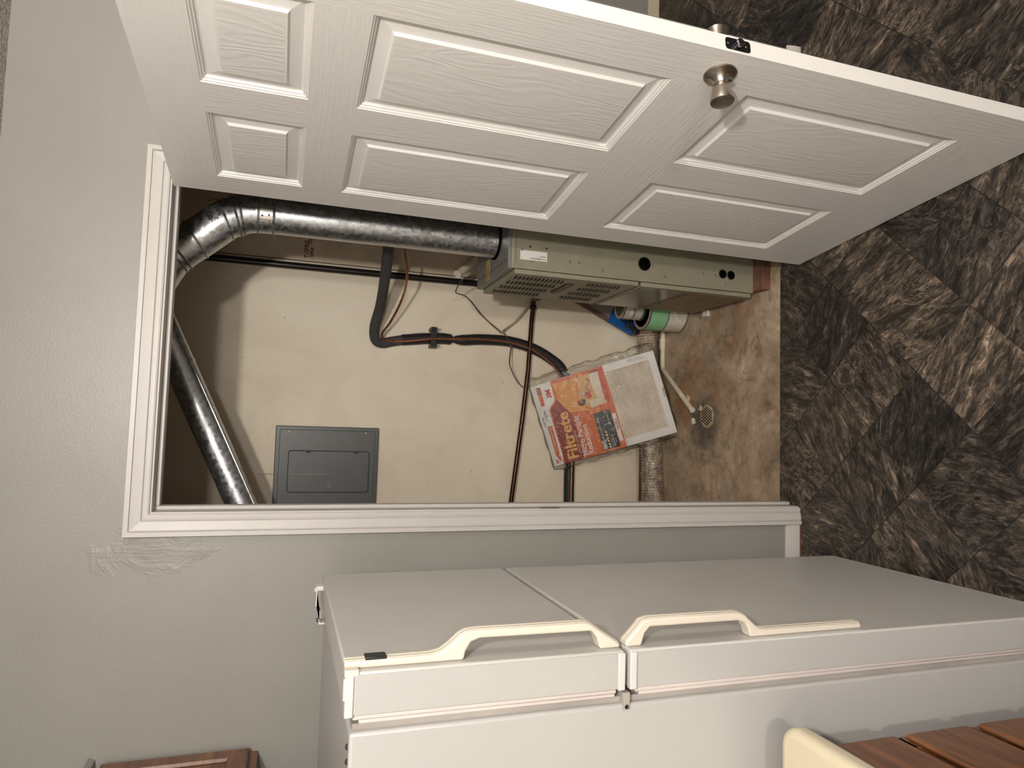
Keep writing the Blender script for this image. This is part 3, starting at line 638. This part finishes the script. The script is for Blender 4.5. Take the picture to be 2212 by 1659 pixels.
i3 = smooth_path([(.644, YB-.026, 1.018), (.646, YB-.026, .96), (.654, YB-.026, .884), (.654, YB-.026, .748), (.629, YB-.026, .631), (.584, YB-.026, .535), (.532, YB-.026, .474), (.42, YB-.026, .435), (.25, YB-.026, .425), (.02, YB-.026, .425)], 8)
rs = [.0245*min(1, .35+.65*math.sqrt(min(1, k/7))) for k in range(len(i3))]
G().tube(i3, rs, 20).build('foam_sleeve', 'foam_black', li)
G().tube([(.018, YB-.026, .425), (-.30, YB-.026, .423)], .0245, 20).build('foam_sleeve', 'foam_black', li)
G().tube([(.6445, YB-.026, 1.012), (.6445, YB-.026, 1.024)], .011, 14).build('cinch_tie', 'case_black', li)
G().tube([(.014, YB-.026, .425), (.022, YB-.026, .425)], .0252, 16).build('cinch_tie', 'case_black', li)
cp = smooth_path([(.965, .56, 1.322), (.921, .62, 1.322), (.840, .74, 1.290), (.770, .88, 1.288), (.690, .96, 1.318), (.640, 1.00, 1.347), (.618, 1.022, 1.325), (.617, 1.027, 1.251), (.637, 1.024, 1.116), (.643, 1.024, 1.018), (.651, 1.024, .889), (.645, 1.024, .754), (.618, 1.024, .640), (.562, 1.026, .545), (.51, 1.03, .495), (.42, 1.03, .44), (.25, 1.03, .424), (-.30, 1.03, .424)], 8)
tag(G().tube(cp, .0052, 12).build('copper_tube', 'copper', li), 'slim bare copper tube')
cl = thing('pipe_clamp', 'black clamp bracket holding the foam line to the wall', 'clamp', (.645, 1.06, 1.113))
G().box(.604, .684, 1.024, 1.030, 1.100, 1.126).build('strap', 'case_black', cl, bevel=.001)
for x_ in (.606, .682): G().box(x_-.008, x_+.008, 1.018, YB-.0005, 1.100, 1.127).build('block', 'case_black', cl, bevel=.0015)
for x_, s_1 in ((.606, -1), (.682, 1)): G().tube([(x_, 1.020, 1.10), (x_, 1.020, 1.082)], .0018, 8).build('pin', 'zinc_screw', cl)
# copper water or gas line low on the wall with its fitting
gp = thing('copper_pipe', 'dark copper pipe running level across the lower cream wall', 'pipe', (.4, 1.03, .67))
G().tube([(.822, YB-.048, .640), (.763, YB-.048, .645), (.520, YB-.048, .656), (.302, YB-.048, .677), (-.101, YB-.048, .723), (-.60, YB-.048, .78)], .0108, 18).build('tube', 'dull_copper', gp)
G().lathe((.812, YB-.048, .641), (1, 0, 0), [(0, .013), (.004, .017), (.012, .017), (.016, .0135)], 20).build('coupling_nut', 'black_iron', gp)
G().tube(smooth_path([(.826, YB-.048, .640), (.846, YB-.052, .641), (.855, YB-.08, .643), (.86, YB-.20, .630), (.86, .72, .60)], 6), .0125, 16).build('elbow', 'black_iron', gp)
G().lathe((.857, YB-.10, .642), (0, -1, 0), [(0, .013), (.003, .0165), (.03, .0165), (.034, .013)], 20).build('elbow_collar', 'wood_block', gp)
# cables
def cable(path, r, mt, lab, n=8): return tag(G().tube(smooth_path(path, n), r, 8).build('cable', mt), lab, 'cable')
cable([(.857, .64, 1.030), (.852, .70, 1.062), (.835, .80, 1.066), (.824, .86, 1.058), (.832, .93, 1.03), (.838, 1.03, .962), (.765, YB-.010, .873), (.700, YB-.035, .800), (.684, 1.022, .782), (.640, 1.020, .755), (.618, 1.022, .748), (.575, YB-.025, .742), (.538, YB-.012, .734), (.475, YB-.010, .701), (.440, YB-.008, .664)], .0024, 'cable_brown', 'thin brown thermostat cable looping from the furnace top down the wall')
cable([(.800, 1.036, .925), (.776, YB-.02, .895), (.752, YB-.012, .864), (.712, YB-.02, .815), (.690, YB-.035, .790)], .0020, 'cable_beige', 'short pale wire twisted beside the brown thermostat cable')
cable([(.875, .80, .700), (.846, .92, .690), (.811, 1.02, .680), (.780, YB-.030, .694), (.747, YB-.024, .720), (.709, YB-.03, .769), (.690, 1.024, .790)], .0050, 'cable_beige', 'beige cable bowing from behind the furnace up to the foam line')
cable([(.627, 1.02, .746), (.600, YB-.02, .728), (.541, YB-.008, .722), (.500, YB-.008, .706), (.462, YB-.008, .684)], .0016, 'cable_beige', 'hair thin pale wire hanging below the foam line')
st = thing('condensate_stub', 'short white plastic pipe stub poking out behind the flue pipe', 'pipe', (.9, .8, 1.05))
a_, b_ = Vector((.995, .84, .955)), Vector((.884, .775, 1.072)); G().tube([a_, b_], .0165, 20).build('tube', 'pvc', st)
G().tube([b_, b_+(b_-a_).normalized()*.004], .0185, 20).build('rim', 'sticker_white', st)
cable([(1.10, .90, 2.06), (1.112, .89, 2.01), (1.108, .88, 1.985), (1.122, .89, 1.965), (1.14, .90, 1.985), (1.16, .9, 2.03)], .006, 'cable_beige', 'pale curled cable end beside the top of the flue elbow')
# drain pipe on the floor
dr = thing('drain_pipe', 'cream plastic drain pipe along the floor bending toward the floor drain', 'pipe', (.6, .92, 0))
G().tube(smooth_path([(.95, .905, .013), (.80, .905, .013), (.66, .905, .013), (.565, .905, .013), (.542, .890, .013), (.525, .868, .013), (.352, .650, .012)], 4), .0115, 18).build('tube', 'pvc', dr)
G().tube([(.700, .905, .0145), (.648, .905, .0145)], .0148, 18).build('coupling', 'pvc', dr)
G().tube([(.353, .6515, .012), (.348, .645, .012)], .0125, 18).build('open_end', 'sticker_white', dr)
# floor drain grate
gr = thing('floor_drain', 'round rusty perforated drain grate in the concrete floor', 'drain', (.322, .553, 0))
G().lathe((.322, .553, -.001), (0, 0, 1), [(0, .050), (.0015, .050), (.003, .047)], 40).build('grate', 'drain_iron', gr)
g = G()
for i in range(-5, 6):
    for j in range(-5, 6):
        x_ = i*.0122+(j % 2)*.0061; y_ = j*.0106
        if x_*x_+y_*y_ < .041**2: g.lathe((.322+x_, .553+y_, .0019), (0, 0, 1), [(0, .0041), (.0005, .0041)], 10)
tag(g.build('grate_holes', 'black_hole', gr), kind='stuff')
tag(G().obox((.300, .648, .006), (.92, .3, 0), (-.3, .92, 0), (0, 0, 1), .014, .0085, .007).build('broken_fitting', 'pvc', bevel=.003), 'broken piece of cream plastic fitting beside the drain grate', 'debris')
tag(G().prism([(.422, .700), (.396, .712), (.392, .690), (.408, .680)], 'z', -.001, .008).build('concrete_chip', 'tile_concrete_debris', bevel=.002), 'small pale chip lying at the tip of the drain pipe', 'debris')
tag(G().prism([(.372, .602), (.352, .612), (.345, .596), (.362, .588)], 'z', -.001, .006).build('concrete_chip', 'tile_concrete_debris', bevel=.002), 'flat crumb of rubble between drain pipe end and grate', 'debris')
# flexible foil duct
g = G(); path = []; rs = []
L = 720
for k in range(L+1):
    t = k/L; x_ = -.61+t*1.55; yc = .905+.075*(1/(1+math.exp(-(x_-.25)*7)))
    path.append((x_, yc+.0015*math.sin(k*.031), .052+.001*math.sin(k*.043))); rs.append(.0515+.0038*math.sin(k*2*PI/6.0)+.0010*math.sin(k*.11))
g.tube(path, rs, 20)
tag(g.build('foil_duct', 'foil', sharp=80), 'crinkled flexible foil duct lying along the foot of the back wall', 'duct')
tag(G().box(-.60, .945, YB-.008, YB-.0005, -.001, .035).build('trim_3', 'wood_block'), 'brown wooden strip at the foot of the closet back wall', 'trim', kind=S)

# electrical panel
ep = thing('breaker_panel', 'grey metal breaker panel with a latched door on the closet wall', 'breaker panel', (.06, YB-.03, 1.33))
y1_ = YB-.030
G().box(-.21, .222, y1_+.006, YB-.001, 1.343, 1.758).build('box', 'panel_grey', ep, bevel=.002)
G().box(-.22, .229, y1_, y1_+.006, 1.337, 1.765).build('cover', 'panel_grey', ep, bevel=.003)
G().box(-.20, .214, y1_-.003, y1_+.001, 1.352, 1.748).build('raised_face', 'panel_grey', ep, bevel=.0025)
def rrect(x0, x1, z0, z1, r):
    pts = []
    for cx_, cz_, a0 in ((x1-r, z1-r, 0), (x0+r, z1-r, 90), (x0+r, z0+r, 180), (x1-r, z0+r, 270)):
        for t in range(5):
            a = math.radians(a0+t*22.5); pts.append((cx_+r*math.cos(a), cz_+r*math.sin(a)))
    return pts
G().prism(rrect(-.052, .127, 1.372, 1.711, .014), 'y', y1_-.0036, y1_-.003).build('door_shadow_gap', 'panel_dark', ep)
pd = G().prism(rrect(-.0485, .1235, 1.3765, 1.7085, .012), 'y', y1_-.0062, y1_-.0036).build('panel_door', 'panel_grey', ep, bevel=.001)
G().box(-.034, -.004, y1_-.0095, y1_-.006, 1.531, 1.549).build('latch', 'latch_grey', pd, bevel=.001)
for z_ in (1.630, 1.430): G().box(.116, .1245, y1_-.0075, y1_-.005, z_-.008, z_+.008).build('hinge', 'panel_dark', pd)
for (x_, z_) in ((.205, 1.711), (.205, 1.392)): G().lathe((x_, y1_-.003, z_), (0, -1, 0), [(0, .0045), (.0015, .004), (.0025, .002)], 12).build('screw', 'zinc_screw', ep)
tag(G().tube([(.030, YB-.045, 1.93), (.028, YB-.043, 1.77), (.026, YB-.040, 1.55)], .0006, 6).build('string', 'pvc'), 'fine pale thread stretched across the breaker panel', 'string')

# paint cans, stacked
def can(c, r, h, name, label, bands, grp=None):
    t = thing(name, label, 'paint can', c, group=grp)
    G().lathe(c, (0, 0, 1), [(0, r), (h-.004, r)], 40).build('body', 'can_rim', t)
    for (z0, z1, m_) in bands: G().lathe((c[0], c[1], c[2]+z0), (0, 0, 1), [(0, r+.0006), (z1-z0, r+.0006)], 40).build('label', m_, t)
    for z_ in (0, h-.004): G().lathe((c[0], c[1], c[2]+z_), (0, 0, 1), [(0, r+.001), (.001, r+.0022), (.003, r+.0022), (.004, r+.001)], 40).build('rim', 'can_rim', t)
    G().lathe((c[0], c[1], c[2]+h), (0, 0, 1), [(0, r), (.0015, r-.001), (.0016, r-.010), (-.003, r-.012), (-.003, r-.02)], 40).build('lid', 'can_lid', t)
    return t
c1_ = can((.800, .785, 0), .083, .196, 'paint_can', 'large paint can with green and white label on the floor behind the furnace', [(.008, .100, 'can_white'), (.102, .188, 'can_green')])
G().lathe((.800, .785, .0985), (0, 0, 1), [(0, .0846), (.003, .0846)], 40).build('seam_ring', 'slot_dark', c1_)
c2_ = can((.812, .790, .1985), .0525, .108, 'paint_can', 'small cream and blue paint can standing on top of the green one', [(.012, .100, 'can_white'), (.004, .012, 'dark_green'), (.052, .058, 'can_blue')])
tag(G().box(.797, .822, .700-.012, .712-.014, -.001, .03).build('bottle_cap', 'deep_blue', bevel=.002), 'small dark blue cap on the floor in front of the big paint can', 'cap')
tag(G().box(.757, .784, .540, .579, -.001, .012).build('plastic_connector', 'sticker_white', bevel=.0015), 'small white plastic block on the concrete at the furnace foot', 'connector')
# leaning board bundle behind the cans
ld_ = thing('leaning_board', 'slim grey and brown board with a blue wrapped lower end leaning behind the cans', 'board', (.74, 1.0, 0))
p0, p1 = Vector((.724, 1.036, .114)), Vector((.926, 1.056, .540)); ax = (p1-p0).normalized(); ay = Vector((ax.z, 0, -ax.x)).normalized(); az = ax.cross(ay)
G().obox((p0+p1)/2+ay*.011, ax, ay, az, (p1-p0).length/2, .012, .007).build('brown_edge', 'board_brown', ld_, bevel=.001)
G().obox((p0+p1)/2+ay*.060, ax, ay, az, (p1-p0).length/2, .040, .004).build('grey_face', 'board_grey', ld_, bevel=.001)
G().obox(p0+ax*.075+ay*.052, ax, ay, az, .072, .053, .009).build('blue_wrap', 'tape_blue', ld_, bevel=.002)
bk = thing('tool_case', 'small black plastic case with blue slits wedged behind the paint cans', 'case', (.77, .98, .106))
G().box(.722, .800, .965, 1.0, .106, .132).build('case_body', 'case_black', bk, bevel=.002)
G().box(.748, .800, .960, .992, .133, .172).build('case_top', 'case_black', bk, bevel=.002)
for k in range(3): G().box(.758+.010*k, .761+.010*k, .9585, .960, .137, .166).build('blue_slit', 'tape_blue', bk)

# ================================================================== AIR FILTER in its plastic bag
Mf = Matrix(((.93741, .16768, -.30521, .34591), (-.01546, .89562, .44456, .91083), (.34789, -.41202, .84215, .32241), (0, 0, 0, 1)))
af = thing('air_filter', 'boxed pleated air filter in clear plastic leaning on the back wall, orange printed label', 'air filter', mat4=Mf)
hw, hh = .1985, .297
def lay(poly, name, mt, lev, parent=None, kind=None):
    y = -.0002-.00025*lev
    return G().prism([(p[0], p[1]) for p in poly], 'y', y, y+.0002).build(name, mt, parent or af, local=True)
def ft(s, x, z, size, mt, parent, lev, rot=0, bold=0, align='LEFT', sx=1, name='lettering'):
    M = Matrix.Translation((x, -.0004-.00025*lev, z)) @ Matrix.Rotation(PI/2, 4, 'X') @ Matrix.Rotation(rot, 4, 'Z')
    return text(name, s, size, mt, parent, M, bold=bold, extr=.0001, align=align, sx=sx)
mw = (-.162, .163, -.264, -.05)
g = G(); g.box(-hw, mw[0], 0, .02, -hh, hh); g.box(mw[1], hw, 0, .02, -hh, hh); g.box(mw[0], mw[1], 0, .02, -hh, mw[2]); g.box(mw[0], mw[1], 0, .02, mw[3], hh)
g.build('cardboard_frame', 'card_white', af, local=True)
# pleats
vs = []; n_ = 34
for k in range(n_+1):
    z_ = mw[2]+(mw[3]-mw[2])*k/n_; y_ = .0018 if k % 2 else .0045
    vs += [(mw[0], y_, z_), (mw[1], y_, z_)]
G().add(vs, [(2*k, 2*k+1, 2*k+3, 2*k+2) for k in range(n_)]).build('pleated_media', 'filter_media', af, local=True)
g = G()
k = 0
while mw[0]+k*.0115 < mw[1]: x_ = mw[0]+k*.0115; g.box(x_-.0005, x_+.0005, .0006, .0016, mw[2], mw[3]); k += 1
k = 0
while mw[2]+k*.0115 < mw[3]: z_ = mw[2]+k*.0115; g.box(mw[0], mw[1], .0006, .0016, z_-.0005, z_+.0005); k += 1
tag(g.build('support_mesh', 'mesh_wire', af, local=True), kind='stuff')
lab = lay([(-.1984, .252), (-.15, .244), (.03, .243), (.070, .240), (.085, .228), (.098, .210), (.115, .203), (.1984, .199), (.1984, -.055), (-.1984, -.058)], 'front_label', 'print_orange', 1); tag(lab, 'orange printed front label')
lay([(-.1984, .243), (.03, .236), (.066, .234), (.08, .222), (.09, .207), (.105, .195), (.06, .150), (-.02, .142), (-.1984, .150)], 'maroon_band', 'print_maroon', 1.4, lab)
lay([(.10, .190), (.182, .190), (.182, .075), (.060, .105), (.02, .060), (.01, .02), (.03, .150)], 'amber_area', 'print_amber', 2, lab)
lay([(.026, -.020), (.1984, -.024), (.1984, -.052), (.026, -.044)], 'red_band', 'print_red', 2, lab)
pic = lay([(.024, .050), (.060, .100), (.182, .070), (.180, -.026), (.027, -.022)], 'picture_area', 'print_tan', 3, lab)
lay([(.176, .018), (.180, -.026), (.027, -.022), (.026, .004), (.060, -.002), (.075, .014), (.150, .018)], 'sofa', 'cloth_cream', 4, pic)
lay([(.022, .044), (.028, .050), (.060, .046), (.060, .000), (.026, -.004)], 'sofa_arm', 'cloth_cream', 4.3, pic)
lay([(.070, .030), (.095, .034), (.104, .052), (.086, .064), (.068, .056)], 'red_shirt', 'print_red', 5, pic)
lay([(.060, .066), (.046, .074), (.044, .092), (.056, .104), (.070, .098), (.074, .080), (.070, .066)], 'hair', 'hair', 5, pic)
lay([(.060, .080), (.055, .088), (.060, .096), (.069, .094), (.072, .084), (.067, .078)], 'face', 'skin', 6, pic)
lay([(.098, .036), (.118, .052), (.150, .030), (.160, .042), (.168, .036), (.152, .016), (.120, .038), (.100, .026)], 'legs', 'skin', 6, pic)
lay([(.090, .062), (.098, .058), (.110, .070), (.102, .076)], 'book', 'blue_white', 7, pic)
ft('Filtrete', -.189, .172, .072, 'logo_gold', lab, 4, rot=-.035, bold=.0017, sx=1.09)
ft('ALLERGEN DEFENSE', -.188, .157, .0125, 'print_peach', lab, 4, rot=-.04, sx=1.15)
ft('Micro Particle', -.188, .126, .035, 'card_white', lab, 4, rot=-.03, bold=.0006, sx=.98)
ft('Reduction', -.188, .098, .035, 'card_white', lab, 4, rot=-.03, bold=.0006, sx=1.0)
ft('Captures microscopic particles', -.186, .086, .0085, 'print_peach', lab, 4, rot=-.03)
bk_ = lay(rrect(-.188, -.006, -.030, .050, .006), 'rating_box', 'print_black', 3, lab)
lay(rrect(-.186, -.141, .029, .049, .003), 'grey_tab', 'print_grey', 4, bk_)
ft('800', -.183, .033, .017, 'card_white', bk_, 6, bold=.0003); ft('FILTRATION LEVEL', -.136, .0335, .0115, 'card_white', bk_, 6, sx=1.12)
for k in range(12): G().lathe((-.1785+.0145*k, -.0016, .0165), (0, -1, 0), [(0, .0050), (.0002, .0050)], 18).build('level_dot', 'dot_gold' if k < 6 else 'dot_grey', bk_, local=True)
for (x0, x1, z0, z1) in ((-.186, -.008, .0265, .0275), (-.186, -.008, .0035, .0045), (-.1, -.099, -.028, .003)): lay([(x0, z0), (x1, z0), (x1, z1), (x0, z1)], 'divider', 'print_grey', 5, bk_)
ft('3', -.075, -.017, .020, 'card_white', bk_, 6, bold=.0003); ft('MONTHS', -.060, -.013, .008, 'card_white', bk_, 6)
ft('ELECTROSTATIC', -.180, -.010, .0075, 'card_white', bk_, 6); ft('FILTER', -.165, -.020, .0075, 'card_white', bk_, 6)
sz = lay(rrect(-.166, -.030, -.050, -.033, .003), 'size_tab', 'card_white', 4, lab)
ft('16x25x1', -.112, -.0475, .0165, 'ink_black', sz, 6, bold=.0003)
ft('3M', .122, .212, .032, 'logo_red', af, 2, bold=.0016, sx=1.05)
bt = lay([(.094, .254), (.185, .252), (.185, .272), (.094, .273)], 'brand_tab', 'print_orange', 1, af); lay([(.15, .2535), (.185, .252), (.185, .272), (.15, .2725)], 'tab_shade', 'print_maroon', 2, bt)
ft('Filtrete', .178, .268, .016, 'logo_gold', bt, 4, rot=PI)
ft('16x25x1', .076, .270, .0165, 'ink_black', af, 2, rot=PI, bold=.0003); ft('16x25x1', .046, .286, .0155, 'ink_black', af, 2, rot=PI, bold=.0002)
sp2 = lay([(-.185, .256), (-.006, .251), (-.006, .273), (-.149, .275), (-.178, .262)], 'side_strip', 'print_orange', 1, af)
ft('Micro Particle Reduction', -.014, .268, .0125, 'card_white', sp2, 4, rot=PI, sx=.92); ft('3M', -.166, .281, .016, 'logo_red', af, 3, rot=PI, bold=.0006)
ft('16x25x1', .181, .020, .0155, 'ink_black', af, 2, rot=-PI/2, bold=.0002); ft('16x25x1', .022, -.287, .0135, 'ink_black', af, 2, rot=PI, bold=.0002)
ft('Made for air systems', .186, -.17, .007, 'ink_black', af, 2, rot=-PI/2); ft('www.filtrete.com  Keep dry', .178, -.17, .007, 'ink_black', af, 2, rot=-PI/2)
# bag: two crumpled sheets joined at the rim
random.seed(3)
def bag(yoff, sgn):
    NX, NZ = 46, 66; x0, x1, z0, z1 = -.222, .238, -.306, .306; vs = []
    rnd = [(random.uniform(-1, 1), random.uniform(-1, 1), random.uniform(0, 6.28), random.uniform(18, 60)) for _ in range(14)]
    for j in range(NZ+1):
        for i in range(NX+1):
            x = x0+(x1-x0)*i/NX; z = z0+(z1-z0)*j/NZ
            e1 = min(i, NX-i)/NX; e2 = min(j, NZ-j)/NZ; rim = min(1, min(e1*9, e2*13))
            w_ = sum(math.sin((a*x+b_*z)*k_*1.6+p) for a, b_, p, k_ in rnd)/14
            crest = abs(w_)**.7
            edge = 1 if (abs(x) > .19 or abs(z) > .288) else .35
            y = yoff+sgn*(.0025*rim+.006*crest*edge*min(1, rim*1.4))
            if i in (0, NX) or j in (0, NZ): y = .009
            xx = x+(.004*math.sin(z*47)+.003*math.sin(z*90+1) if i in (0, NX) else 0); zz_ = z+(.003*math.sin(x*60) if j in (0, NZ) else 0)
            vs.append((xx, y, zz_))
    return vs, [(j*(NX+1)+i, j*(NX+1)+i+1, (j+1)*(NX+1)+i+1, (j+1)*(NX+1)+i) for j in range(NZ) for i in range(NX)]
g = G(); v1, f1 = bag(-.0045, -1); g.add(v1, f1, True)
v2, f2 = bag(.0225, 1); g.add(v2, f2, True)
g.build('plastic_bag', 'clear_film', af, local=True, sharp=80)
